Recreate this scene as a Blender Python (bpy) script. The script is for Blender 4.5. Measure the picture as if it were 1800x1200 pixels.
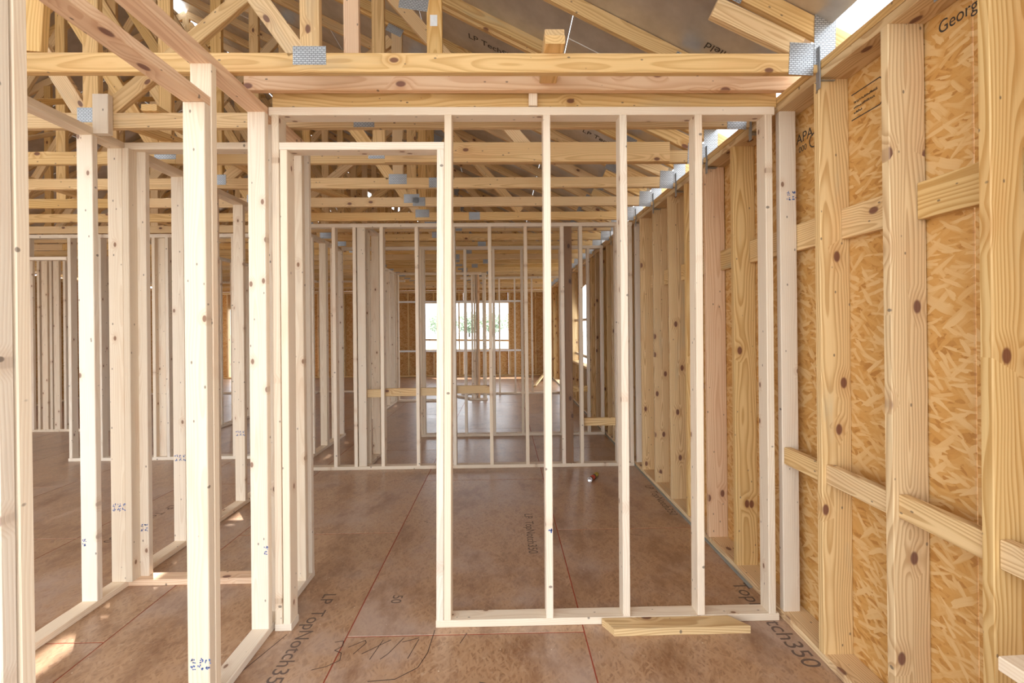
import bpy, math, random
from mathutils import Vector, Matrix
random.seed(7)
S = bpy.context.scene
for o in list(bpy.data.objects): bpy.data.objects.remove(o)
V = Vector

# ------------------------------------------------------------ camera, sky, sun, exposure
cam = bpy.data.objects.new('camera', bpy.data.cameras.new('camera')); S.collection.objects.link(cam)
cam.data.sensor_width = 36; cam.data.lens = 830 * 36 / 1800; cam.data.shift_y = -27 / 1800
cam.data.clip_start = .05; cam.data.clip_end = 500
cam.matrix_world = (Matrix.Translation((0, 0, 1.58)) @ Matrix.Rotation(math.radians(-1.1), 4, 'Z')
                    @ Matrix.Rotation(math.pi / 2, 4, 'X') @ Matrix.Rotation(math.radians(-.55), 4, 'Z'))
S.camera = cam
w = bpy.data.worlds.new('sky'); S.world = w; w.use_nodes = True
bg = w.node_tree.nodes['Background']; bg.inputs[0].default_value = (.86, .93, 1, 1); bg.inputs[1].default_value = 2.6
sun = bpy.data.objects.new('sun', bpy.data.lights.new('sun', 'SUN')); S.collection.objects.link(sun)
sun.data.energy = 6; sun.data.angle = math.radians(.6); sun.data.color = (1, .95, .86)
sun.rotation_euler = V((.30, -.40, -.86)).to_track_quat('-Z', 'Y').to_euler()
vs = S.view_settings
vs.view_transform = 'Standard'; vs.look = 'None'; vs.gamma = 1; vs.use_curve_mapping = False; vs.exposure = .78

# ------------------------------------------------------------ materials
def mat_new(name):
    m = bpy.data.materials.new(name); m.use_nodes = True
    nt = m.node_tree; return m, nt, nt.nodes['Principled BSDF']
class N:
    def __init__(s, nt): s.nt = nt
    def node(s, t, **k):
        n = s.nt.nodes.new(t)
        for a, b in k.items(): setattr(n, a, b)
        return n
    def put(s, sock, v):
        if isinstance(v, bpy.types.NodeSocket): s.nt.links.new(v, sock)
        elif v is not None: sock.default_value = v
    def math(s, op, a, b=None, c=None, clamp=False):
        n = s.node('ShaderNodeMath', operation=op, use_clamp=clamp)
        for i, v in enumerate((a, b, c)): s.put(n.inputs[i], v)
        return n.outputs[0]
    def vmath(s, op, a, b=None):
        n = s.node('ShaderNodeVectorMath', operation=op)
        s.put(n.inputs[0], a); s.put(n.inputs[1], b)
        return n.outputs[0]
    def noise(s, vec, scale, detail=3, rough=.5, dim='3D'):
        n = s.node('ShaderNodeTexNoise', noise_dimensions=dim); s.put(n.inputs['Vector'], vec)
        n.inputs['Scale'].default_value = scale; n.inputs['Detail'].default_value = detail; n.inputs['Roughness'].default_value = rough
        return n.outputs['Fac']
    def ramp(s, fac, stops, interp='LINEAR'):
        n = s.node('ShaderNodeValToRGB'); s.put(n.inputs[0], fac); r = n.color_ramp; r.interpolation = interp
        while len(r.elements) < len(stops): r.elements.new(.5)
        for e, (p, c) in zip(r.elements, stops):
            e.position = p; e.color = (*c, 1) if len(c) == 3 else c
        return n.outputs[0]
    def mix(s, fac, a, b, mode='MIX'):
        n = s.node('ShaderNodeMix', data_type='RGBA', blend_type=mode)
        s.put(n.inputs[0], fac); s.put(n.inputs[6], (*a, 1) if isinstance(a, tuple) else a); s.put(n.inputs[7], (*b, 1) if isinstance(b, tuple) else b)
        return n.outputs[2]
    def step(s, v, lo, hi):
        n = s.node('ShaderNodeMapRange', interpolation_type='SMOOTHSTEP'); s.put(n.inputs[0], v)
        n.inputs[1].default_value = lo; n.inputs[2].default_value = hi
        return n.outputs[0]

def wood(name, light, dark, knot, ring=.010, contrast=.6, stain=(.40, .38, .33), stain_amt=.35, knots=.45, vary=.18, wob=.085, ks=1.0):
    m, nt, b = mat_new(name); n = N(nt)
    tc = n.node('ShaderNodeTexCoord'); oi = n.node('ShaderNodeObjectInfo'); rnd = oi.outputs['Random']
    r2 = n.math('FRACT', n.math('MULTIPLY', rnd, 17.31)); r3 = n.math('FRACT', n.math('MULTIPLY', rnd, 71.7))
    off = n.node('ShaderNodeCombineXYZ')
    n.put(off.inputs[0], n.math('MULTIPLY', rnd, 40)); n.put(off.inputs[1], n.math('MULTIPLY', r2, 9)); n.put(off.inputs[2], n.math('MULTIPLY', r3, 9))
    p = n.vmath('ADD', tc.outputs['Object'], off.outputs[0])
    # knots
    vo = n.node('ShaderNodeTexVoronoi', voronoi_dimensions='2D'); n.put(vo.inputs['Vector'], n.vmath('MULTIPLY', p, (5.2, 9, 1))); vo.inputs['Scale'].default_value = 1
    d = vo.outputs['Distance']
    sx = n.node('ShaderNodeSeparateXYZ'); n.put(sx.inputs[0], vo.outputs['Color'])
    keep = n.math('LESS_THAN', sx.outputs[0], knots)
    kn = n.math('MULTIPLY', n.step(d, .165 * ks, .10 * ks), keep)
    sn = n.node('ShaderNodeSeparateXYZ'); n.put(sn.inputs[0], tc.outputs['Normal'])   # knots run through the thickness and fade on the narrow edges
    kn = n.math('MULTIPLY', kn, n.math('ADD', .25, n.math('MULTIPLY', n.math('ABSOLUTE', sn.outputs[2]), .75)))
    halo = n.math('MULTIPLY', n.step(d, .5 * ks, .08 * ks), keep)
    # growth rings about an off-centre pith running along local X
    so = n.node('ShaderNodeSeparateXYZ'); n.put(so.inputs[0], tc.outputs['Object'])
    nz = n.noise(n.vmath('MULTIPLY', p, (.9, 4, 4)), 1, 2)
    y = n.math('ADD', so.outputs[1], n.math('MULTIPLY', n.math('SUBTRACT', r2, .5), .12))
    z = n.math('ADD', so.outputs[2], n.math('ADD', n.math('MULTIPLY', r3, .07), .015))
    r = n.math('SQRT', n.math('ADD', n.math('MULTIPLY', y, y), n.math('MULTIPLY', z, z)))
    r = n.math('ADD', r, n.math('MULTIPLY', nz, wob)); r = n.math('ADD', r, n.math('MULTIPLY', halo, .018))
    fr = n.math('FRACT', n.math('DIVIDE', r, ring))
    late = n.math('MULTIPLY', n.step(fr, .25, .85), n.step(fr, 1.0, .9))
    fib = n.noise(n.vmath('MULTIPLY', p, (3, 160, 160)), 1, 2)
    f = n.math('ADD', n.math('MULTIPLY', late, contrast), n.math('MULTIPLY', n.math('SUBTRACT', fib, .45), .5), clamp=True)
    c = n.mix(f, light, dark)
    big = n.noise(n.vmath('MULTIPLY', p, (1.3, 7, 7)), 1, 4, .6)
    c = n.mix(n.math('MULTIPLY', n.step(big, .56, .78), stain_amt), c, stain)
    c = n.mix(n.math('MULTIPLY', n.step(n.noise(n.vmath('MULTIPLY', p, (1.1, 5, 5)), 1.7, 2), .55, .75), .22), c, tuple(a * k for a, k in zip(light, (.86, .62, .48))))
    c = n.mix(n.math('MULTIPLY', halo, .28), c, tuple(a * k for a, k in zip(dark, (.8, .6, .45))))
    c = n.mix(n.math('MULTIPLY', kn, .88), c, knot)
    # nail and staple holes
    v2 = n.node('ShaderNodeTexVoronoi'); n.put(v2.inputs['Vector'], n.vmath('MULTIPLY', p, (11, 20, 8))); v2.inputs['Scale'].default_value = 1
    c = n.mix(n.math('MULTIPLY', n.step(v2.outputs['Distance'], .095, .06), .75), c, (.10, .07, .05))
    hs = n.node('ShaderNodeHueSaturation'); n.put(hs.inputs['Color'], c)
    n.put(hs.inputs['Value'], n.math('ADD', 1 - vary / 2, n.math('MULTIPLY', r2, vary)))
    n.put(hs.inputs['Saturation'], n.math('ADD', .88, n.math('MULTIPLY', r3, .24)))
    n.put(b.inputs['Base Color'], hs.outputs[0]); b.inputs['Roughness'].default_value = .62
    bp = n.node('ShaderNodeBump'); bp.inputs['Strength'].default_value = .18; bp.inputs['Distance'].default_value = .002
    n.put(bp.inputs['Height'], n.math('SUBTRACT', fib, n.math('MULTIPLY', late, .5))); n.put(b.inputs['Normal'], bp.outputs[0])
    return m

def osb(name, stops, size=1.0, grime=None, rough=.6, soft=0.0):
    m, nt, b = mat_new(name); n = N(nt)
    tc = n.node('ShaderNodeTexCoord'); oi = n.node('ShaderNodeObjectInfo')
    off = n.node('ShaderNodeCombineXYZ'); n.put(off.inputs[0], n.math('MULTIPLY', oi.outputs['Random'], 53)); n.put(off.inputs[1], n.math('MULTIPLY', oi.outputs['Random'], 31))
    p = n.vmath('ADD', tc.outputs['Object'], off.outputs[0])
    wn = n.node('ShaderNodeTexNoise'); n.put(wn.inputs['Vector'], p); wn.inputs['Scale'].default_value = 9
    p = n.vmath('ADD', p, n.vmath('MULTIPLY', n.vmath('SUBTRACT', wn.outputs['Color'], (.5, .5, .5)), (.018, .018, .0)))
    best = None
    for k, (ang, sx, sy) in enumerate(((62, 9, 42), (104, 11, 55), (38, 13, 48), (128, 8, 36), (84, 14, 70))):
        mp = n.node('ShaderNodeMapping', vector_type='TEXTURE'); n.put(mp.inputs[0], p)
        mp.inputs['Rotation'].default_value = (0, 0, math.radians(ang)); mp.inputs['Location'].default_value = (k * 3.3, k * 1.7, 0)
        mp.inputs['Scale'].default_value = (size / sx, size / sy, 1)
        vo = n.node('ShaderNodeTexVoronoi', voronoi_dimensions='2D', distance='CHEBYCHEV'); n.put(vo.inputs['Vector'], mp.outputs[0]); vo.inputs['Scale'].default_value = 1
        s = n.node('ShaderNodeSeparateXYZ'); n.put(s.inputs[0], vo.outputs['Color'])
        edge = n.math('SUBTRACT', s.outputs[k % 3], n.math('MULTIPLY', n.step(vo.outputs['Distance'], .3, .8), .12))
        grain = n.math('MULTIPLY', n.noise(n.vmath('MULTIPLY', mp.outputs[0], (.6, 7, 1)), 1, 1), .1)
        val = n.math('ADD', edge, grain)
        best = val if best is None else n.math('MAXIMUM', best, val)
    f = n.step(best, .45, 1.08)
    c = n.ramp(f, stops)
    if soft: c = n.mix(soft, c, stops[1][1])
    big = n.noise(p, 1.7, 5, .62)
    if grime:
        c = n.mix(n.math('MULTIPLY', n.step(big, .44, .70), .7), c, grime[0])
        g2 = n.noise(n.vmath('MULTIPLY', p, (1.4, .7, 1)), 2.3, 6, .7)
        c = n.mix(n.math('MULTIPLY', n.step(g2, .46, .70), .75), c, grime[1])
        g3 = n.noise(p, 26, 5, .75)
        c = n.mix(n.math('MULTIPLY', n.step(g3, .55, .72), .4), c, grime[2])
        v3 = n.node('ShaderNodeTexVoronoi'); n.put(v3.inputs['Vector'], p); v3.inputs['Scale'].default_value = 13
        c = n.mix(n.math('MULTIPLY', n.step(v3.outputs['Distance'], .05, .03), .8), c, (.75, .66, .52))
    n.put(b.inputs['Base Color'], c)
    if grime: b.inputs['Coat Weight'].default_value = .5; b.inputs['Coat Roughness'].default_value = .33
    if grime: n.put(b.inputs['Roughness'], n.math('ADD', rough, n.math('MULTIPLY', n.math('SUBTRACT', big, .5), .35)))
    else: b.inputs['Roughness'].default_value = rough
    bp = n.node('ShaderNodeBump'); bp.inputs['Strength'].default_value = .25; bp.inputs['Distance'].default_value = .002
    n.put(bp.inputs['Height'], f); n.put(b.inputs['Normal'], bp.outputs[0])
    return m

def plain(name, col, rough=.6, metal=0):
    m, nt, b = mat_new(name); n = N(nt)
    tc = n.node('ShaderNodeTexCoord')
    nz = n.noise(tc.outputs['Object'], 40, 4, .6)
    n.put(b.inputs['Base Color'], n.mix(nz, tuple(c * .82 for c in col), tuple(min(1, c * 1.12) for c in col)))
    b.inputs['Roughness'].default_value = rough; b.inputs['Metallic'].default_value = metal
    return m

SPF = wood('pale_spruce', (.80, .67, .52), (.65, .485, .335), (.20, .09, .045), .008, .40, (.56, .45, .36), .5, .30, ks=.55)
SYP = wood('yellow_pine', (.72, .50, .245), (.48, .27, .095), (.13, .035, .02), .012, .75, (.34, .35, .26), .45, .20, wob=.13)
TRS = wood('truss_pine', (.73, .49, .235), (.50, .285, .10), (.13, .04, .02), .011, .60, (.36, .30, .21), .40, .13, ks=.8, wob=.11)
RED = wood('reddish_pine', (.80, .54, .33), (.62, .34, .18), (.16, .05, .03), .012, .60, (.45, .30, .2), .3, .3, wob=.11)
DRK = wood('weathered_dark', (.26, .14, .07), (.17, .09, .045), (.07, .03, .02), .010, .5, (.2, .15, .12), .4, .3)
OSB = osb('osb_sheathing', [(0, (.42, .19, .042)), (.35, (.54, .275, .07)), (.75, (.57, .305, .09)), (1, (.67, .43, .19))], .8)
FLR = osb('subfloor_osb', [(0, (.23, .11, .05)), (.45, (.355, .19, .097)), (1, (.49, .30, .17))], .45,
          ((.44, .32, .26), (.19, .078, .031), (.55, .40, .28)), .38, .35)
def foil():
    m, nt, b = mat_new('radiant_barrier_foil'); n = N(nt)
    tc = n.node('ShaderNodeTexCoord'); nz = n.noise(tc.outputs['Object'], 5, 5, .6)
    n.put(b.inputs['Base Color'], n.ramp(nz, [(.3, (.50, .47, .44)), (.7, (.66, .63, .60))]))
    b.inputs['Metallic'].default_value = .75; b.inputs['Roughness'].default_value = .34
    return m
FOIL = foil()
def gusset():
    m, nt, b = mat_new('galvanised_tooth_plate'); n = N(nt)
    tc = n.node('ShaderNodeTexCoord')
    br = n.node('ShaderNodeTexBrick'); n.put(br.inputs['Vector'], tc.outputs['Object'])
    br.inputs['Color1'].default_value = (.40, .41, .42, 1); br.inputs['Color2'].default_value = (.47, .48, .49, 1); br.inputs['Mortar'].default_value = (.16, .16, .165, 1)
    br.inputs['Scale'].default_value = 1; br.inputs['Mortar Size'].default_value = .0016; br.inputs['Brick Width'].default_value = .019; br.inputs['Row Height'].default_value = .0095
    n.put(b.inputs['Base Color'], br.outputs['Color']); b.inputs['Metallic'].default_value = .55; b.inputs['Roughness'].default_value = .38
    return m
GUS = gusset()
GALV = plain('dull_galvanised_strap', (.36, .38, .40), .45, .7)
INK = plain('black_print_ink', (.045, .035, .03), .7)
FINK = plain('faded_floor_ink', (.14, .092, .072), .7)
PENCIL = plain('pencil_mark', (.05, .03, .025), .8)
BLUE = plain('blue_stamp_ink', (.07, .13, .34), .7)
CHALK = plain('red_chalk_seam', (.33, .055, .025), .8)
SEAL = plain('grey_sill_seal', (.30, .30, .27), .8)
WRAP = plain('white_flashing', (.80, .80, .80), .5)
GRND = plain('sandy_ground', (.42, .41, .38), .9)
LEAF = plain('tree_leaf', (.42, .50, .36), .8)
BARK = plain('tree_bark', (.12, .09, .06), .9)

# ------------------------------------------------------------ builders
W = {}
def link(o): S.collection.objects.link(o); return o
def root(name, label, cat, loc=(0, 0, 0), kind=None, group=None):
    o = link(bpy.data.objects.new(name, None)); o.location = loc; o.empty_display_size = .1
    W[o] = Matrix.Translation(loc); o['label'] = label; o['category'] = cat
    if kind: o['kind'] = kind
    if group: o['group'] = group
    return o
def attach(o, parent, mw):
    link(o); W[o] = mw
    if parent is not None:
        o.parent = parent; o.matrix_basis = W[parent].inverted() @ mw
    else: o.matrix_basis = mw
    return o
cache = {}
def box_mesh(L, w, t, mat, ch=.003):
    k = (round(L, 3), round(w, 3), round(t, 3), mat.name)
    if k in cache: return cache[k]
    ch = min(ch, t * .3)
    a, b = w / 2, t / 2
    prof = [(a - ch, -b), (a, -b + ch), (a, b - ch), (a - ch, b), (-a + ch, b), (-a, b - ch), (-a, -b + ch), (-a + ch, -b)]
    vs_ = [(-L / 2, y, z) for y, z in prof] + [(L / 2, y, z) for y, z in prof]
    fs = [tuple(range(7, -1, -1)), tuple(range(8, 16))] + [(i, (i + 1) % 8, (i + 1) % 8 + 8, i + 8) for i in range(8)]
    me = bpy.data.meshes.new('board'); me.from_pydata(vs_, [], fs); me.materials.append(mat); cache[k] = me
    return me
def frame(a, b, wd):
    a, b, wd = V(a), V(b), V(wd)
    x = (b - a).normalized(); y = (wd - x * wd.dot(x)).normalized(); z = x.cross(y)
    m = Matrix((x, y, z)).transposed().to_4x4(); m.translation = (a + b) / 2
    return m, (b - a).length
def board(name, parent, a, b, mat, wd=(0, 1, 0), w=.089, t=.038):
    m, L = frame(a, b, wd)
    return attach(bpy.data.objects.new(name, box_mesh(L, w, t, mat)), parent, m)
def mesh_obj(name, parent, vs_, fs, mat, mw=Matrix.Identity(4), smooth=False):
    me = bpy.data.meshes.new(name); me.from_pydata([tuple(v) for v in vs_], [], fs); me.materials.append(mat)
    if smooth:
        for p in me.polygons: p.use_smooth = True
    me.update()
    return attach(bpy.data.objects.new(name, me), parent, mw)
def prism(name, parent, poly, d, mat, mw):          # polygon in local XY, thickness d along +Z
    n_ = len(poly)
    vs_ = [(x, y, 0) for x, y in poly] + [(x, y, d) for x, y in poly]
    fs = [tuple(range(n_ - 1, -1, -1)), tuple(range(n_, 2 * n_))] + [(i, (i + 1) % n_, (i + 1) % n_ + n_, i + n_) for i in range(n_)]
    return mesh_obj(name, parent, vs_, fs, mat, mw)
def basis(x, y, loc):
    x, y = V(x).normalized(), V(y).normalized(); z = x.cross(y)
    m = Matrix((x, y, z)).transposed().to_4x4(); m.translation = V(loc); return m
def text(parent, body, loc, x, up, size, mat, stretch=1.0):
    cu = bpy.data.curves.new('t', 'FONT'); cu.body = body; cu.size = size; cu.extrude = .0002
    tmp = bpy.data.objects.new('t', cu); me = bpy.data.meshes.new_from_object(tmp)
    bpy.data.objects.remove(tmp); bpy.data.curves.remove(cu)
    for v in me.vertices: v.co.x *= stretch
    me.materials.clear(); me.materials.append(mat)
    return attach(bpy.data.objects.new('printed_text', me), parent, basis(x, up, loc))
def strokes(name, parent, lines, wd, mat, mw):       # thin flat pen strokes in local XY
    vs_, fs = [], []
    for ln in lines:
        for (x0, y0), (x1, y1) in zip(ln, ln[1:]):
            d = V((x1 - x0, y1 - y0)); L = d.length or 1; nx, ny = -d.y / L * wd / 2, d.x / L * wd / 2; k = len(vs_)
            for z in (0, .0004):
                vs_ += [(x0 + nx, y0 + ny, z), (x0 - nx, y0 - ny, z), (x1 - nx, y1 - ny, z), (x1 + nx, y1 + ny, z)]
            fs += [(k + 4, k + 5, k + 6, k + 7), (k, k + 4, k + 7, k + 3), (k + 1, k + 2, k + 6, k + 5)]
    return mesh_obj(name, parent, vs_, fs, mat, mw)
stamp_meshes = []
def stamp(stud, loc, x, up, cols=2):
    rr = random.Random(hash((round(loc[0], 2), round(loc[2], 2))))
    L = []
    for c in range(cols):
        for row in range(2):
            ox = c * .030; oy = row * .026
            for _ in range(7):
                px_, py_ = ox + rr.random() * .018, oy + rr.random() * .016
                if rr.random() < .5: L.append([(px_, py_), (px_ + .006, py_)])
                else: L.append([(px_, py_), (px_, py_ + .007)])
    return strokes('mill_stamp', stud, L, .0040, BLUE, basis(x, up, loc))

Z0, ZS, ZP = .038, 2.692, 2.735            # top of bottom plate, underside and top of partition top plate
PL = ZP - ZS
def stud_x(wall, x, y0, mat=SPF, z0=Z0, z1=ZS, xt=None, name='stud'):      # wall runs along X, stud's narrow face to the front
    xt = x if xt is None else xt
    return board(name, wall, (x + .019, y0 + .0445, z0), (xt + .019, y0 + .0445, z1), mat, (0, 1, 0))
def stud_y(wall, x0, y, mat=SPF, z0=Z0, z1=ZS, w=.089, lean=0, name='stud'):  # wall runs along Y, wide face to the front
    return board(name, wall, (x0 + w / 2, y + .019, z0), (x0 + w / 2 + lean, y + .019, z1), mat, (1, 0, 0), w)
def plate_x(wall, x0, x1, y0, z0, mat=SPF, name='bottom_plate', w=.089, t=.038):
    return board(name, wall, (x0, y0 + w / 2, z0 + t / 2), (x1, y0 + w / 2, z0 + t / 2), mat, (0, 1, 0), w, t)
def plate_y(wall, x0, y0, y1, z0, mat=SPF, name='bottom_plate', w=.089, t=.038):
    return board(name, wall, (x0 + w / 2, y0, z0 + t / 2), (x0 + w / 2, y1, z0 + t / 2), mat, (1, 0, 0), w, t)
def wall(name, label, loc): return root(name, label, 'wall', loc, 'structure')

# ------------------------------------------------------------ ground and floor
XL, XR, YN, YF = -9.95, 1.62, -1.7, 15.24
gr = mesh_obj('ground', None, [(-120, -120, -.55), (120, -120, -.55), (120, 160, -.55), (-120, 160, -.55)], [(0, 1, 2, 3)], GRND)
gr['label'] = 'pale sandy ground outside the house'; gr['category'] = 'ground'; gr['kind'] = 'structure'

floor = root('floor', 'brown oriented strand subfloor with red chalked seams', 'floor', (0, 0, 0), 'structure')
bed = board('joist_bed', floor, (XL, (YN + YF) / 2, -.157), (XR, (YN + YF) / 2, -.157), CHALK, (0, 1, 0), YF - YN, .31)
for c in range(10):
    x1 = 1.624 - c * 1.2192; x0 = x1 - 1.2192
    y = 2.43 - 4 * 2.4384 if c % 2 else 3.65 - 4 * 2.4384
    while y < YF:
        a, b_ = max(y, YN), min(y + 2.4384, YF); xa, xb = max(x0, XL), min(x1, XR)
        if b_ - a > .05:
            board('floor_panel', floor, (xa + .0035, (a + b_) / 2, -.0045), (xb - .0035, (a + b_) / 2, -.0045), FLR, (0, 1, 0), b_ - a - .005, .009)
        y += 2.4384
DN = (0, -1, 0)
for loc, sz in (((-1.075, 2.83, .0004), .105), ((.165, 3.97, .0004), .095), ((1.375, 4.62, .0004), .10), ((-3.0, 4.3, .0004), .10)):
    text(floor, 'LP  TopNotch350', loc, DN, (1, 0, 0), sz, FINK)
text(floor, 'TopNotch350', (1.375, 2.86, .0004), DN, (1, 0, 0), .125, FINK)
text(floor, '50', (-.66, 2.80, .0004), DN, (1, 0, 0), .085, FINK)
strokes('pencil_marks', floor, [
    [(-.86, 2.39), (-.82, 2.40), (-.81, 2.36), (-.84, 2.33), (-.80, 2.31), (-.79, 2.26), (-.84, 2.22), (-.90, 2.20)],
    [(-.78, 2.35), (-.71, 2.40), (-.70, 2.38), (-.74, 2.30)],
    [(-.62, 2.40), (-.65, 2.26)], [(-.70, 2.30), (-.58, 2.40)],
    [(-.52, 2.41), (-.57, 2.30), (-.60, 2.26)], [(-.44, 2.40), (-.47, 2.26)], [(-.52, 2.38), (-.44, 2.41)],
    [(-.37, 2.47), (-.38, 2.30), (-.41, 2.20), (-.50, 2.13), (-.62, 2.12)], [(-1.13, 2.46), (-1.22, 2.20)],
    [(-.20, 2.44), (-.23, 2.36)], [(-.12, 2.10), (-.04, 2.08)], [(.95, 3.55), (1.03, 3.52)], [(-.66, 3.86), (-.62, 3.83)]],
    .0035, PENCIL, Matrix.Translation((0, 0, .0003)))

# ------------------------------------------------------------ right exterior wall
wr = wall('wall_right', 'exterior wall of yellow pine studs backed by orange strand board', (1.55, 2.5, 0))
XI = 1.48
plate_y(wr, XI, .5, YF, 0, SYP, 'bottom_plate', .14)
board('sill_seal', wr, (XI - .006, 2.8, .004), (XI - .006, YF, .004), SEAL, (1, 0, 0), .03, .006)
ZR = 2.716
for z, mt in ((ZR, SYP), (ZR + .041, TRS)):
    y = .5
    for y2 in (1.2, 5.6, 9.8, YF):
        plate_y(wr, XI, y + .002, y2, z, mt, 'top_plate', .14, .039); y = y2
ys = [.6, 1.0, 1.402, 1.768, 2.17, 2.991, 3.395, 3.777, 4.152, 4.593, 5.009, 5.55, 5.95, 6.36, 6.66, 7.1, 7.5, 7.9, 8.25, 10.15] + [10.55 + .4064 * i for i in range(12)]
ys = [y for y in ys if y < YF - .06 and not 11.55 < y < 13.45]
rst = {}
for i, y in enumerate(ys):
    mt = RED if abs(y - 3.395) < .01 else SYP
    rst[round(y, 3)] = stud_y(wr, XI, y, mt, Z0, ZR, .14, random.uniform(-.006, .006))
for y in (2.50, 5.28):                                         # partition backers: wide spruce faces
    o = stud_y(wr, XI + .01, y, SPF, Z0, ZR); rst['b%.1f' % y] = o
    if y < 3: stamp(o, (1.525, y - .0006, 2.24), (1, 0, 0), (0, 0, 1))
for a, b_ in zip(ys, ys[1:]):                                  # blocking at the sheathing joint
    if not .30 < b_ - a < 1.2 or a < .7 or 8.2 < a < 10.1: continue
    if a < 2.3 < b_ or a > 6: 
        if a < 2.3 < b_:
            board('block', wr, (1.600, 2.21, 2.04), (1.600, 2.985, 2.04), SYP, (0, 0, 1), .14)
        continue
    board('block', wr, (1.600, a + .040, 2.04), (1.600, b_ - .002, 2.04), SYP, (0, 0, 1), .14)
for a, b_, z0, z1 in ((1.03, 1.400, .875, .875), (1.442, 1.766, .878, .882), (1.808, 2.168, .875, .878), (2.21, 2.498, .872, .874), (5.34, 5.55, .80, .82), (5.6, 5.95, .62, .62), (5.99, 6.36, .62, .62)):
    board('brace_block', wr, (1.517, a, z0), (1.517, b_, z1), SYP, (0, 0, 1), .089)
# sheathing panels, arched window opening between 8.30 and 10.13
ypan = [.5, 1.59, 2.81, 4.03, 5.25, 6.47, 7.69]
def sheath(y0, y1, z0, z1):
    return board('sheathing_panel', wr, (1.6255, (y0 + y1) / 2, z0 + .0015), (1.6255, (y0 + y1) / 2, z1 - .0015), OSB, (0, 1, 0), y1 - y0 - .003, .011)
pan = {}
for y0, y1 in zip(ypan, ypan[1:]):
    sheath(y0, y1, -.25, 2.04); pan[y0] = sheath(y0, y1, 2.04, 2.80)
sheath(7.69, 8.30, -.25, 2.80); sheath(8.30, 10.13, -.25, .82); sheath(10.13, 11.5, -.25, 2.80); sheath(11.5, 13.5, 2.2, 2.80); sheath(13.5, YF, -.25, 2.80)
arc = [(10.13 - .9 * (1 - math.cos(t)) * .9, 1.75 + .62 * math.sin(t)) for t in [math.pi / 2 * i / 10 for i in range(11)]]
poly = [(10.13, 1.75)] + [(y, z) for y, z in arc[1:]] + [(8.30, 2.40), (8.30, 2.798), (10.13, 2.798)]
prism('sheathing_panel', wr, [(y, z) for y, z in poly], .011, OSB, basis((0, 1, 0), (0, 0, 1), (1.620, 0, 0)))
for z in (1.69, .99): board('window_rail', wr, (1.57, 8.29, z), (1.57, 10.15, z), SYP, (0, 0, 1), .05)
for y in (8.75, 9.2, 9.65): stud_y(wr, XI, y, SYP, Z0, .80, .14, name='cripple_stud')
plate_y(wr, XI, 8.29, 10.15, .80, SYP, 'window_sill', .14)
UP, FR = (0, 0, 1), (0, -1, 0)
text(wr, 'Georgia-Pacific', (1.6194, 1.715, 2.640), FR, UP, .066, INK, .85)
rr = random.Random(11)
for k, (z, L_) in enumerate(((.072, .15), (.047, .135), (.024, .065))):    # lines of print too small to read
    xs_, ln = .016, []
    while xs_ < L_:
        h_ = rr.uniform(.006, .012); ln += [[(xs_, z), (xs_, z + h_)], [(xs_, z + rr.choice((0, .005, h_))), (xs_ + .004, z + rr.choice((0, .005, h_)))]]; xs_ += .0062
    strokes('small_print', wr, ln, .0022, INK, basis(FR, UP, (1.6194, 2.15, 2.512)))
strokes('printed_frame', wr, [[(0, 0), (.165, 0), (.178, .014), (.178, .102), (.165, .116), (0, .116)]], .005, INK, basis(FR, UP, (1.6194, 2.15, 2.512)))
text(wr, 'APA', (1.6194, 2.56, 2.555), FR, UP, .075, INK)
text(wr, '000', (1.6194, 2.54, 2.505), FR, UP, .045, INK)
strokes('printed_frame', wr, [[(.035 * math.cos(t * .5236), .035 * math.sin(t * .5236)) for t in range(13)]], .007, INK, basis(FR, UP, (1.6194, 2.415, 2.53)))
strokes('printed_frame', wr, [[(0, 0), (0, .16)]], .010, INK, basis(FR, UP, (1.6194, 2.362, 2.48)))
rr = random.Random(5)
strokes('edge_print', wr, [[(rr.uniform(-.004, .004), z), (rr.uniform(-.004, .004), z + rr.uniform(.006, .016))] for z in [.1 + .024 * i for i in range(78)] if rr.random() < .75], .007, INK, basis(FR, UP, (1.6194, 1.826, 0)))

# ------------------------------------------------------------ centre partition with the doorway
YA = 2.485
wc = wall('wall_center', 'pale spruce stud partition with narrow open doorway at its left', (.1, YA + .045, 0))
plate_x(wc, -.367, 1.455, YA, 0)
plate_x(wc, -1.203, -1.118, YA, 0)
plate_x(wc, -1.21, 1.455, YA, ZS, SPF, 'top_plate', .089, PL)
stud_x(wc, -.365, YA, z1=2.510, xt=-.338, name='trimmer_stud')
stud_x(wc, -.325, YA, xt=-.297)
sA = stud_x(wc, .214, YA, xt=.222)
stud_x(wc, .622, YA, xt=.628); stud_x(wc, 1.020, YA, xt=1.030); stud_x(wc, 1.402, YA, xt=1.405)
stud_x(wc, -1.203, YA, xt=-1.198); stud_x(wc, -1.160, YA, z1=2.510, xt=-1.156, name='trimmer_stud')
plate_x(wc, -1.158, -.300, YA, 2.511, SPF, 'door_header', .089, .040)
board('blocking_board', wc, (-1.315, 2.462, 2.846), (1.60, 2.462, 2.846), RED, (0, 0, 1), .089)
board('blocking_board', wc, (-1.20, 2.525, 2.785), (1.478, 2.525, 2.785), TRS, (0, 0, 1), .089)
board('cleat', wc, (.170, 2.490, 2.738), (.170, 2.490, 2.80), SPF, (1, 0, 0), .045, .03)
strokes('pen_mark', wc, [[(0, 0), (.012, .004)], [(.006, -.012), (.008, .012)], [(-.008, 0), (.0, .006)]], .007, BLUE, basis((1, 0, 0), UP, (.238, YA - .0006, .50)))

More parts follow.
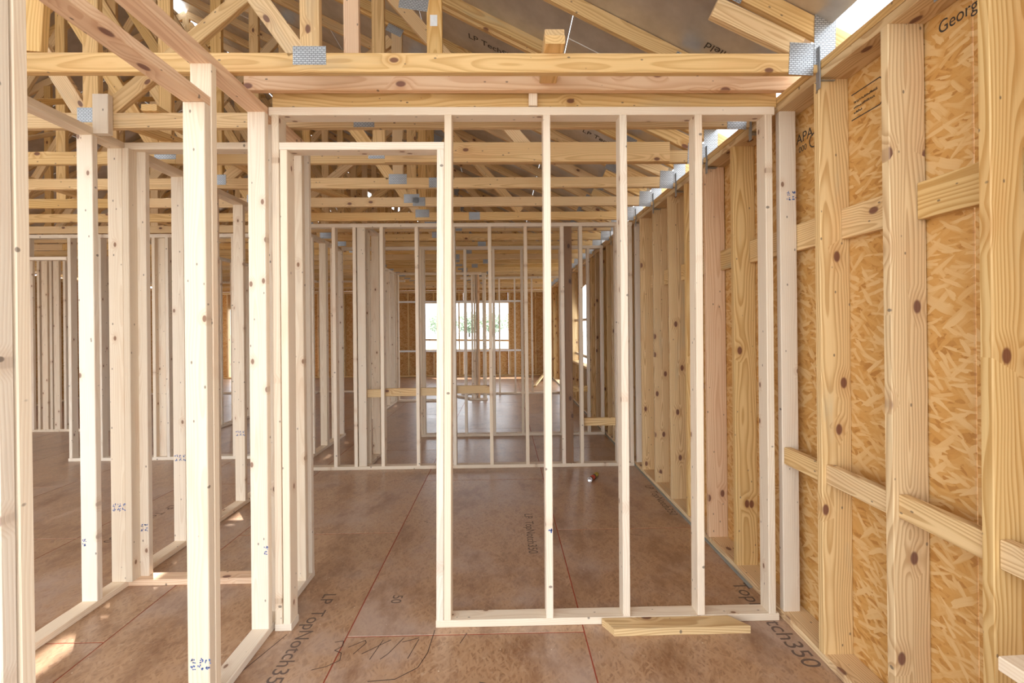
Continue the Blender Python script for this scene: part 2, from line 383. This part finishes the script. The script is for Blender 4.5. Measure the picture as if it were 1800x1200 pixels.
# ------------------------------------------------------------ partition on the left of the doorway (running away from the camera)
XB = -1.305
wb = wall('wall_center_left', 'spruce partition running away left of the doorway with wide bright posts', (XB + .045, 2.5, 0))
plate_y(wb, XB, 1.955, 3.04, 0)
plate_y(wb, XB, 1.10, 1.25, 0)
plate_y(wb, XB, .2, 3.04, ZS, RED, 'top_plate', .089, PL)
plate_y(wb, XB, 1.155, 2.000, 2.512, RED, 'door_header', .089, .040)
o1 = stud_y(wb, XB, 1.960, z1=2.511, name='trimmer_stud'); stamp(o1, (XB + .012, 1.9594, .185), (1, 0, 0), UP, 3)
stud_y(wb, XB, 2.002, lean=.004)
o2 = stud_y(wb, XB, 2.448, lean=.003); stamp(o2, (XB + .068, 2.4474, .42), (1, 0, 0), UP, 1)
stud_y(wb, XB, 2.60); stud_y(wb, XB, 2.908, lean=-.004); stud_y(wb, XB, 2.998)
stud_y(wb, XB + .004, 1.208, z1=2.511, name='trimmer_stud', lean=-.012)
stud_y(wb, XB, 1.165, lean=-.010)

# ------------------------------------------------------------ left hall wall
XC = -2.412
wl = wall('wall_left', 'spruce partition along the far side of the narrow hall', (XC + .045, 3.5, 0))
plate_y(wl, XC, 1.6, 6.98, 0); plate_y(wl, XC, .9, 6.98, ZS, SPF, 'top_plate', .089, PL)
for y in (1.70, 2.05): stud_y(wl, XC, y)
o = stud_y(wl, XC, 2.733, lean=-.006); stamp(o, (XC + .01, 2.7324, .35), (1, 0, 0), UP, 1)
o = stud_y(wl, XC, 2.940, lean=-.004); stamp(o, (XC + .01, 2.9394, .47), (1, 0, 0), UP, 3)
o = stud_y(wl, XC, 3.49); stamp(o, (XC + .01, 3.4894, .62), (1, 0, 0), UP, 3)
o = stud_y(wl, XC, 4.28); stamp(o, (XC + .01, 4.2794, .62), (1, 0, 0), UP, 3)
for y in (3.05, 3.09, 3.89, 4.69, 5.1, 5.5, 5.84, 6.26, 6.30, 6.66, 6.90): stud_y(wl, XC, y)
board('cleat', wl, (-2.283, 2.752, 2.70), (-2.283, 2.752, 2.925), SPF, (1, 0, 0), .089)

wh = wall('wall_hall_end', 'bare top and bottom plates crossing the hall between two posts', (-1.8, 3.0, 0))
plate_x(wh, -2.322, -1.306, 2.955, 0, RED); plate_x(wh, -2.322, -1.306, 2.955, ZS, SPF, 'top_plate', .089, PL)
o = board('stud', wh, (-2.276, 3.02, Z0), (-2.276, 3.02, ZS), SPF, (1, 0, 0)); stamp(o, (-2.315, 3.0004, .32), (1, 0, 0), UP, 3)
board('stud', wh, (-2.302, 2.978, Z0), (-2.302, 2.978, ZS), SPF, (0, 1, 0))

# ------------------------------------------------------------ second partition across the middle room
YB = 5.27
wk = wall('wall_back', 'stud partition across the room behind the doorway wall, with low blocking', (-.3, YB + .045, 0))
plate_x(wk, -2.32, 1.46, YB, 0); plate_x(wk, -2.32, 1.46, YB, ZS, SPF, 'top_plate', .089, PL)
for x in (-2.30, -1.886, -1.662, -1.363, -.972, -.565, -.155, .246, .655, .858, 1.265, 1.42): stud_x(wk, x, YB, xt=x + random.uniform(-.006, .006))
board('stud', wk, (-1.570, YB + .03, Z0), (-1.570, YB + .03, ZS), SPF, (1, 0, 0))
board('stud', wk, (.735, YB + .03, Z0), (.735, YB + .03, ZS), DRK, (1, 0, 0))
for x0, x1, z in ((-1.624, -1.365, .84), (-1.323, -.974, .85), (-.932, -.567, .852), (-.525, -.157, .872), (.898, 1.263, .49)):
    board('block', wk, (x0, YB + .07, z), (x1, YB + .07, z), SYP, (0, 0, 1), .089)

wcl = wall('wall_closet', 'short closet partition standing behind the second stud wall', (-1.55, 5.7, 0))
plate_y(wcl, -1.60, 5.36, 6.15, 0); plate_y(wcl, -1.60, 5.36, 6.15, ZS, SPF, 'top_plate', .089, PL)
for y in (5.40, 5.80, 6.10): stud_y(wcl, -1.60, y)

YG = 6.80
wg = wall('wall_rear', 'third stud partition farther back with an open passage at its left', (.1, YG, 0))
plate_x(wg, -1.20, 1.46, YG, 0); plate_x(wg, -2.3, 1.46, YG, ZS, SPF, 'top_plate', .089, PL)
for x in (-1.20, -1.16, -.56, -.15, .26, .82, .90, 1.22, 1.42): stud_x(wg, x, YG)
for x0, x1, z in ((.94, 1.22, .66),): board('block', wg, (x0, YG + .07, z), (x1, YG + .07, z), SYP, (0, 0, 1), .089)

wi = wall('wall_rear_left', 'stud partition at the left of the far room turning a corner', (-2.2, 9.5, 0))
plate_y(wi, -2.34, 8.2, 10.05, 0); plate_y(wi, -2.34, 8.2, 10.05, ZS, SPF, 'top_plate', .089, PL)
for y in (8.22, 8.62, 9.02, 9.42, 9.82, 10.0): stud_y(wi, -2.34, y)
plate_x(wi, -2.25, -1.35, 10.05, 0); plate_x(wi, -2.25, -.45, 10.05, ZS, SPF, 'top_plate', .089, PL)
for x in (-2.25, -1.40): stud_x(wi, x, 10.05)

wf = wall('wall_far_partition', 'slender far studs in front of the bright window with a dense post cluster', (.3, 11.0, 0))
plate_x(wf, -.98, 1.46, 10.98, 0); plate_x(wf, -.98, 1.46, 10.98, ZS, SPF, 'top_plate', .089, PL)
for x in (-.10, .26, .66, 1.06, 1.42): stud_x(wf, x, 10.98)
for k, x in enumerate((-.68, -.63, -.585, -.54, -.44, -.40)): stud_x(wf, x, 10.15 + .03 * (k % 3), [SPF, SPF, SPF, RED, SPF, SPF][k], z0=Z0)
plate_x(wf, -.72, -.34, 10.15, 0); plate_x(wf, -.72, -.34, 10.15, ZS, SPF, 'top_plate', .089, PL)
board('bottom_plate', wf, (-1.20, 10.86, .019), (-.70, 10.25, .019), SPF, (1, 0, 0))

# ------------------------------------------------------------ far exterior wall with the big opening
YW = 15.10
we = wall('wall_far', 'far exterior wall of strand board with one wide bright window opening', (-1, YW, 0))
plate_x(we, XL, 1.46, YW, 0, SYP, 'bottom_plate', .14)
for z in (2.66, 2.70): plate_x(we, XL, 1.46, YW, z, SYP, 'top_plate', .14)
WX0, WX1, WZ0, WZ1 = -2.72, .17, .86, 2.33
x = XL
while x < 1.46:
    inside = WX0 - .1 < x < WX1 + .06
    if not inside: board('stud', we, (x + .019, YW + .07, Z0), (x + .019, YW + .07, 2.66), SYP, (0, 1, 0), .14)
    else:
        board('cripple_stud', we, (x + .019, YW + .07, Z0), (x + .019, YW + .07, WZ0 - .04), SYP, (0, 1, 0), .14)
        board('cripple_stud', we, (x + .019, YW + .07, WZ1 + .04), (x + .019, YW + .07, 2.66), SYP, (0, 1, 0), .14)
    x += .4064
for x in (WX0 - .045, WX1 + .01): board('stud', we, (x + .019, YW + .07, Z0), (x + .019, YW + .07, 2.66), SYP, (0, 1, 0), .14)
for z, nm in ((WZ0 - .022, 'window_sill'), (WZ1 + .019, 'window_header')):
    plate_x(we, WX0, WX1, YW, z - .019, SYP, nm, .14)
for z in (WZ0 - .05, WZ1 + .05): board('flashing_strip', we, (-3.3, YW - .006, z), (.58, YW - .006, z), WRAP, (0, 0, 1), .06, .008)
def fsheath(x0, x1, z0, z1): return board('sheathing_panel', we, ((x0 + x1) / 2, YW + .146, z0), ((x0 + x1) / 2, YW + .146, z1), OSB, (1, 0, 0), x1 - x0 - .003, .011)
xs = [XL, -8.7, -7.5, -6.3, -5.1, -3.9, WX0]
for a, b_ in zip(xs, xs[1:]):
    if a in (-8.7, -7.5): fsheath(a, b_, -.25, .03); fsheath(a, b_, 2.2, 2.74)  # hidden door-size openings, added to let more daylight into the far room
    else: fsheath(a, b_, -.25, 2.74)
fsheath(WX0, -1.27, -.25, WZ0); fsheath(-1.27, WX1, -.25, WZ0); fsheath(WX0, -1.27, WZ1, 2.74); fsheath(-1.27, WX1, WZ1, 2.74); fsheath(WX1, 1.62, -.25, 2.74)
board('window_rail', we, (WX0, YW + .10, 1.17), (WX1, YW + .10, 1.12), SYP, (0, 0, 1), .06)
board('mullion_stud', we, (-1.40, YW + .05, WZ0), (-1.40, YW + .05, WZ1), SYP, (0, 1, 0), .089)
# gable above the far wall
RX, RZ = -4.2, 2.88 + .5 * (1.62 + 4.2)
prism('gable_panel', we, [(XL, 2.75), (1.6, 2.75), (RX, RZ - .06)], .011, OSB, basis((1, 0, 0), (0, 0, 1), (0, YW + .15, 0)))

# ------------------------------------------------------------ left back rooms
wj = wall('wall_left_back', 'stud partition across the left rooms with a doubled post', (-3.8, 5.8, 0))
plate_x(wj, -5.25, -2.42, 5.79, 0); plate_x(wj, -9.7, -2.42, 5.79, ZS, SPF, 'top_plate', .089, PL)
for x in (-5.24, -4.95, -4.88, -4.24, -4.08, -3.68, -3.29, -2.86, -2.47): stud_x(wj, x, 5.79)
board('stud', wj, (-4.16, 5.86, Z0), (-4.16, 5.86, ZS), SPF, (1, 0, 0))
plate_x(wj, -6.1, -5.25, 5.79, 2.43, SPF, 'door_header'); stud_x(wj, -6.15, 5.79); stud_x(wj, -6.55, 5.79); plate_x(wj, -9.7, -6.1, 5.79, 0)
for x in (-5.85, -5.75): stud_x(wj, x, 5.79, z0=2.47, name='cripple_stud')
for x in (-6.95, -7.35, -7.76): stud_x(wj, x, 5.79)

wm = wall('wall_far_left', 'cluster of wide studs at the far left edge of the big room', (-7.1, 7.6, 0))
plate_x(wm, -7.9, -6.2, 7.5, 0); plate_x(wm, -9.6, -6.2, 7.5, ZS, SPF, 'top_plate', .089, PL)
for x in (-7.42, -7.20, -7.02): board('stud', wm, (x + .045, 7.53, Z0), (x + .045, 7.53, ZS), SPF, (1, 0, 0))
for x in (-7.75, -7.26, -7.07, -6.86, -6.55, -6.25): stud_x(wm, x, 7.5)

wn = wall('wall_left_middle', 'stud partition running away through the left rooms', (-4.55, 8, 0))
plate_y(wn, -4.6, 7.2, 11.6, 0); plate_y(wn, -4.6, 5.9, 11.6, ZS, SPF, 'top_plate', .089, PL)
for i in range(11): stud_y(wn, -4.6, 7.25 + .4064 * i)
wq = wall('wall_left_rear', 'stud partition far back in the left rooms with one strand board panel', (-5, 11.6, 0))
plate_x(wq, -9.0, -2.4, 11.62, 0); plate_x(wq, -9.0, -2.4, 11.62, ZS, SPF, 'top_plate', .089, PL)
for i in range(15):
    if i not in (0, 1, 5, 6): stud_x(wq, -8.55 + .4064 * i, 11.62)
board('sheathing_panel', wq, (-8.5, 11.72, 0), (-8.5, 11.72, 2.4), OSB, (1, 0, 0), .9, .011)
for x0, x1 in ((-7.7, -7.36), (-4.44, -4.12), (-3.6, -3.3)): board('block', wq, (x0, 11.68, .9), (x1, 11.68, .9), SYP, (0, 0, 1), .089)
wo = wall('wall_outer_left', 'outer wall far at the left with strand board between gaps added for light', (XL + .07, 6, 0))
plate_y(wo, XL, YN, YF - .2, 0, SYP, 'bottom_plate', .14)
for z in (2.66, 2.70): plate_y(wo, XL, YN, YF - .2, z, SYP, 'top_plate', .14)
for i in range(41):
    y = -2.3 + .4268 * i
    if y < YF - .3: stud_y(wo, XL, y, SYP, Z0, 2.66, .14)
for y0, y1, z0, z1 in ((4.6, 6.3, -.2, 2.74), (6.3, 8.2, -.2, .8), (6.3, 8.2, 2.2, 2.74), (8.2, 10.4, -.2, 2.74), (10.4, 12.2, -.2, 2.74), (12.2, 12.6, -.2, 2.74), (12.6, 14.8, -.2, .5), (12.6, 14.8, 2.2, 2.74)):  # unsheathed mid-height spans are added openings, letting daylight into the back rooms
    board('sheathing_panel', wo, (XL - .007, (y0 + y1) / 2, z0), (XL - .007, (y0 + y1) / 2, z1), OSB, (0, 1, 0), y1 - y0 - .003, .011)

# ------------------------------------------------------------ roof trusses
SL = .5; CB = 2.747
def zc(x): return 2.885 + SL * min(1.62 - x, x - (2 * RX - 1.62))
def P(x, z, y): return (x, y, z)
tooth = {}
def gplate(t, x, z, y, wd=.15, ht=.10, rot=0):
    m = Matrix.Translation((x, y - .0195, z)) @ Matrix.Rotation(rot, 4, 'Y') @ Matrix.Rotation(math.pi / 2, 4, 'X')
    return attach(bpy.data.objects.new('gusset_plate', box_mesh(wd, ht, .002, GUS, .0005)), t, m)
ordn = ['', 'first', 'second', 'third', 'fourth', 'fifth', 'sixth', 'seventh', 'eighth', 'ninth', 'tenth', 'eleventh', 'twelfth', 'thirteenth', 'fourteenth', 'fifteenth', 'sixteenth', 'seventeenth', 'eighteenth', 'nineteenth', 'twentieth', 'twenty-first', 'twenty-second']
ang = math.atan(SL)
def truss(i, yf):
    y = yf + .019
    lab = 'yellow pine roof truss directly overhead, nearest the viewer' if i == 0 else '%s yellow pine roof truss back, counting the one before the doorway wall first' % ordn[i]
    if i == 1: lab = 'yellow pine roof truss crossing just in front of the doorway wall'
    t = root('roof_truss', lab, 'roof truss', (1.55, y, CB), group='roof trusses')
    hgt = .089
    cz = CB + hgt / 2
    for a, b_ in ((1.476, -2.3 - (i % 3) * .7), (-2.3 - (i % 3) * .7, -6.4), (-6.4, XL + .02)):
        board('bottom_chord', t, P(a, cz, y), P(b_ + .002, cz, y), TRS, (0, 0, 1), hgt)
    if i == 3: board('scab', t, P(1.2, CB + .065, y - .038), P(-.82, CB + .065, y - .038), TRS, (0, 0, 1), .14)
    board('top_chord', t, P(2.06, zc(1.62) - .22, y), P(RX + .002, zc(RX), y), TRS, (0, 0, 1))
    board('top_chord', t, P(2 * RX - 2.06, zc(1.62) - .22, y), P(RX - .002, zc(RX), y), TRS, (0, 0, 1))
    web = []
    n1, n2, n3, n4 = -.87, -2.37, -6.03, -7.53
    tz = lambda x: zc(x) - .03
    for x in (n1, n2, RX, n3, n4): web.append((x, cz + .04, x, tz(x) - .02))
    web += [(n1 - .06, cz + .05, n2 + .03, tz(n2) - .05), (n2 - .06, cz + .05, RX + .04, tz(RX) - .1), (n4 + .06, cz + .05, n3 - .03, tz(n3) - .05), (n3 + .06, cz + .05, RX - .04, tz(RX) - .1)]
    if i % 2 == 0: web += [(n2 + .08, cz + .05, n1 - .05, tz(n1) - .1)]
    if i % 3 == 0: web += [(RX + .08, cz + .05, n2 - .05, tz(n2) - .1), (.2, cz + .05, n1 + .05, tz(n1) - .1)]
    for a, b_, c, d in web:
        m = RED if (i == 2 and a == n1) else TRS
        board('web', t, P(a, b_, y), P(c, d, y), m, (1, 0, .01) if a == c else (0, 0, 1))
    if i == 1: board('web', t, P(-2.12, cz + .05, y), P(-1.98, tz(-1.98), y), TRS, (1, 0, 0))
    if i == 2:
        pw = board('web', t, P(-.385, cz + .04, y), P(-.385, zc(-.385) - .05, y), TRS, (1, 0, .01))
        gplate(t, -.50, 3.50, yf + .019, .17, .13, .15)
        board('paper_tag', pw, (-.388, yf - .0015, 3.34), (-.388, yf - .0015, 3.405), WRAP, (1, 0, 0), .042, .001)
    # heel slider under the top chord, and a scab on some top chords
    board('heel_slider', t, P(1.00, 3.055, y), P(1.40, 2.865, y), SYP, (0, 0, 1), .095)
    gplate(t, 1.40, CB + .062, yf + .019, .115, .15, .05); gplate(t, 1.51, 2.90, yf + .017, .10, .24, .03)
    gplate(t, 1.08, 3.13, yf + .019, .12, .09, ang)
    gplate(t, n1, CB + .075, yf + .019, .15, .085); gplate(t, n2, CB + .075, yf + .019, .15, .085)
    gplate(t, n1, tz(n1), yf + .019, .14, .13, ang); gplate(t, n2, tz(n2) - .02, yf + .019, .16, .14, ang)
    if i > 1: gplate(t, -.3 - (i % 3) * .25, CB + .045, yf + .019, .12, .085)
    if i == 3: board('scab', t, P(.31, zc(.31) + .02, yf - .02), P(-1.3, zc(-1.3) + .02, yf - .02), SYP, (0, 0, 1))
    if i == 4: board('scab', t, P(-.25, zc(-.25) + .02, yf - .02), P(-1.9, zc(-1.9) + .02, yf - .02), SYP, (0, 0, 1))
    # hurricane tie: strap on the plate with a bent foot under it
    st = board('hurricane_tie', t, (1.476, yf - .004, 2.665), (1.476, yf - .004, 2.86), GALV, (0, 1, 0), .03, .003)
    board('tie_foot', st, (1.474, yf + .002, 2.705), (1.55, yf + .002, 2.705), GALV, (0, 1, 0), .034, .003)
    return t
T = []
for i in range(22):
    yf = 2.17 + .603 * (i - 1)
    if yf < YW - .2: T.append(truss(i, yf))

# lateral braces lying on the bottom chords
def lat(label, a, b_, wd=(1, 0, 0), mat=TRS, w=.089):
    m, L = frame(a, b_, wd)
    o = attach(bpy.data.objects.new('lateral_brace', box_mesh(L, w, .038, mat)), None, m)
    o['label'] = label; o['category'] = 'brace'; o['group'] = 'boards laid across the trusses'
    return o
zt = CB + .089 + .019
lat('short yellow board end poking out above the nearest truss chord', (.245, 2.10, zt), (.245, 2.86, zt))
lat('second board stacked on the short board end above the truss chord', (.245, 2.12, zt + .039), (.245, 2.30, zt + .039))
lat('long board laid across truss chords above the hall', (-2.02, 2.75, zt), (-2.02, 8.9, zt))
lat('long board laid across truss chords over the left rooms', (-4.0, 1.4, zt), (-4.0, 9.6, zt))
lat('slanting brace board in the attic above the left hall', (-2.52, 3.0, zt + .07), (-1.5, 5.2, zt + .07), (1, 0, 0))
lat('diagonal attic brace climbing through the webs above the left rooms', (-3.1, 2.9, 2.95), (-3.1, 6.2, 4.6), (1, 0, 0))
lat('diagonal attic brace rising toward the ridge', (-5.0, 4.0, 3.0), (-5.0, 7.0, 4.7), (1, 0, 0))

# ------------------------------------------------------------ roof deck
roof = root('roof', 'sloping roof deck with silver foil underside', 'roof', (RX, 6, RZ), 'structure')
ca = math.cos(ang)
for side in (1, -1):
    u = V((-side * ca, 0, math.sin(ang)))                       # up the slope
    xe = 1.55 if side == 1 else 2 * RX - 1.55
    base = V((xe, 0, zc(1.55) + .0445 / ca + .008))
    total = (abs(xe - RX) - .008) / ca
    s0 = 0; course = 0
    while s0 < total - .01:
        s1 = min(s0 + 1.2192, total)
        y = YN - (1.2192 if course % 2 else 0)
        while y < YF + .2:
            a, b_ = max(y, YN), min(y + 2.4384, YF + .2)
            mid = (a + b_) / 2
            e1 = s1 - (.10 if side == -1 and s1 > total - .05 and 4.6 < mid < 7.4 else 0)
            if b_ - a > .05:
                p0 = base + u * (s0 + .002) + V((0, mid, 0)); p1 = base + u * (e1 - .002) + V((0, mid, 0))
                board('roof_panel', roof, p0, p1, FOIL, (0, 1, 0), b_ - a - .004, .012)
            y += 2.4384
        s0 = s1; course += 1
sd = V((ca, 0, -math.sin(ang)))                                # down the right slope
nrm = V((-math.sin(ang), 0, -ca))                              # facing down into the house
def deck_text(body, x, y, size, flip=False):
    z = zc(1.47) + SL * (1.47 - x) + .0445 / ca + .008
    up = nrm.cross(sd)
    d = -sd if flip else sd; upv = nrm.cross(d)
    text(roof, body, V((x, y, z)) + nrm * .0075, d, upv, size, INK)
deck_text('LP TechShield', -.25, 3.75, .09)
deck_text('LP TechShield', 1.56, 2.63, .078, True)
deck_text('LP TechShield', .75, 4.35, .09)

# ------------------------------------------------------------ loose things
# scrap two-by-four with mitred ends lying against the bottom plate
sx0, sx1 = .505, 1.25
poly = [(sx0, 2.478), (sx0 + .045, 2.388), (sx1, 2.388), (sx1 - .075, 2.478)]
sc = prism('lumber_offcut', None, [(x - .9, y - 2.43) for x, y in poly[::1]], .038, SYP, Matrix.Translation((.9, 2.43, .0005)))
sc['label'] = 'yellow board offcut with mitred ends lying against the bottom plate'; sc['category'] = 'board'
lb, L = frame((.80, 12.2, .02), (1.38, 14.3, .30), (0, 1, 0))
o = attach(bpy.data.objects.new('loose_board', box_mesh(L, .089, .038, SYP)), None, lb)
o['label'] = 'loose board tilted up from the floor of the far room'; o['category'] = 'board'
lb, L = frame((-7.35, 11.3, .03), (-8.35, 11.45, 2.3), (0, 1, 0))
o = attach(bpy.data.objects.new('temporary_brace', box_mesh(L, .089, .038, SPF)), None, lb)
o['label'] = 'pale brace board leaning diagonally in the far left room'; o['category'] = 'board'

# adhesive cartridge
def lathe(name, parent, prof, mat, mw, seg=20):
    vs_, fs = [], []
    for x, r in prof:
        for k in range(seg): vs_.append((x, r * math.cos(2 * math.pi * k / seg), r * math.sin(2 * math.pi * k / seg)))
    for i in range(len(prof) - 1):
        for k in range(seg):
            k2 = (k + 1) % seg; fs.append((i * seg + k, i * seg + k2, (i + 1) * seg + k2, (i + 1) * seg + k))
    return mesh_obj(name, parent, vs_, fs, mat, mw, True)
tube = root('adhesive_cartridge', 'used adhesive cartridge lying on the floor behind the partition', 'cartridge', (.86, 4.76, 0))
mw = basis(V((.16, .27, 0)), V((-.27, .16, 0)), (.86, 4.74, .0255))
def col(nm, c, r=.4, m=0): return plain(nm, c, r, m)
lathe('end_cap', tube, [(.006, .001), (.006, .018), (.0, .021), (0, .0245), (.012, .0245)], col('cap_metal', (.75, .75, .78), .25, .9), mw)
lathe('label_band', tube, [(.012, .0240), (.035, .0240)], col('label_black', (.03, .025, .025)), mw)
lathe('label_band', tube, [(.035, .0240), (.10, .0240)], col('label_red', (.55, .06, .03)), mw)
lathe('label_band', tube, [(.10, .0240), (.13, .0240)], col('label_dark', (.06, .05, .03)), mw)
lathe('label_band', tube, [(.13, .0240), (.20, .0240), (.205, .020)], col('label_yellow', (.60, .48, .05)), mw)
lathe('nozzle', tube, [(.205, .020), (.21, .008), (.27, .004), (.27, .0005)], col('nozzle_plastic', (.75, .72, .6)), mw)

# saw horse at the lower right edge
sh = root('sawhorse', 'rough wooden sawhorse end by the strand board wall', 'sawhorse', (1.2, .9, 0))
board('top_rail', sh, (1.318, 1.20, .695), (1.36, .25, .695), SPF, (1, 0, 0), .089)
for y_, s in ((1.10, 1), (.38, 1)):
    xo = 1.322 if y_ > .8 else 1.354
    board('leg', sh, (xo - .03, y_, .69), (xo - .13, y_ + .08 * (1 if y_ > .8 else -1), .004), SYP, (0, 1, 0), .07)
    board('leg', sh, (xo + .03, y_, .69), (xo + .09, y_ + .08 * (1 if y_ > .8 else -1), .004), SYP, (0, 1, 0), .07)

# trees beyond the window
def tree(x, y, h, r, lab):
    t = root('tree', lab, 'tree', (x, y, -.55), group='trees beyond the far window')
    lathe('trunk', t, [(0, .18), (h * .6, .10)], BARK, basis((0, 0, 1), (1, 0, 0), (x, y, -.55)), 8)
    rr = random.Random(int(x * 10)); vs_, fs = [], []
    for _ in range(900):
        d = V((rr.gauss(0, 1), rr.gauss(0, 1), rr.gauss(0, 1))).normalized() * r * rr.random() ** .4
        c = V((x, y, h * .65)) + V((d.x, d.y, d.z * .8)); a = V((rr.gauss(0, 1), rr.gauss(0, 1), rr.gauss(0, 1))).normalized() * .3
        b_ = a.orthogonal().normalized() * .18; k = len(vs_)
        vs_ += [c - a, c + b_, c + a, c - b_]; fs.append((k, k + 1, k + 2, k + 3))
    mesh_obj('foliage', t, vs_, fs, LEAF)
for x, y, h, r, l in ((-12, 92, 3.4, 2.6, 'leftmost pale tree beyond the far window'), (-7, 98, 3.6, 2.8, 'second tree from the left beyond the far window'),
                      (-2, 95, 3.4, 2.5, 'third tree from the left beyond the far window'), (3, 100, 3.8, 3, 'rightmost tree beyond the far window')): tree(x, y, h, r, l)
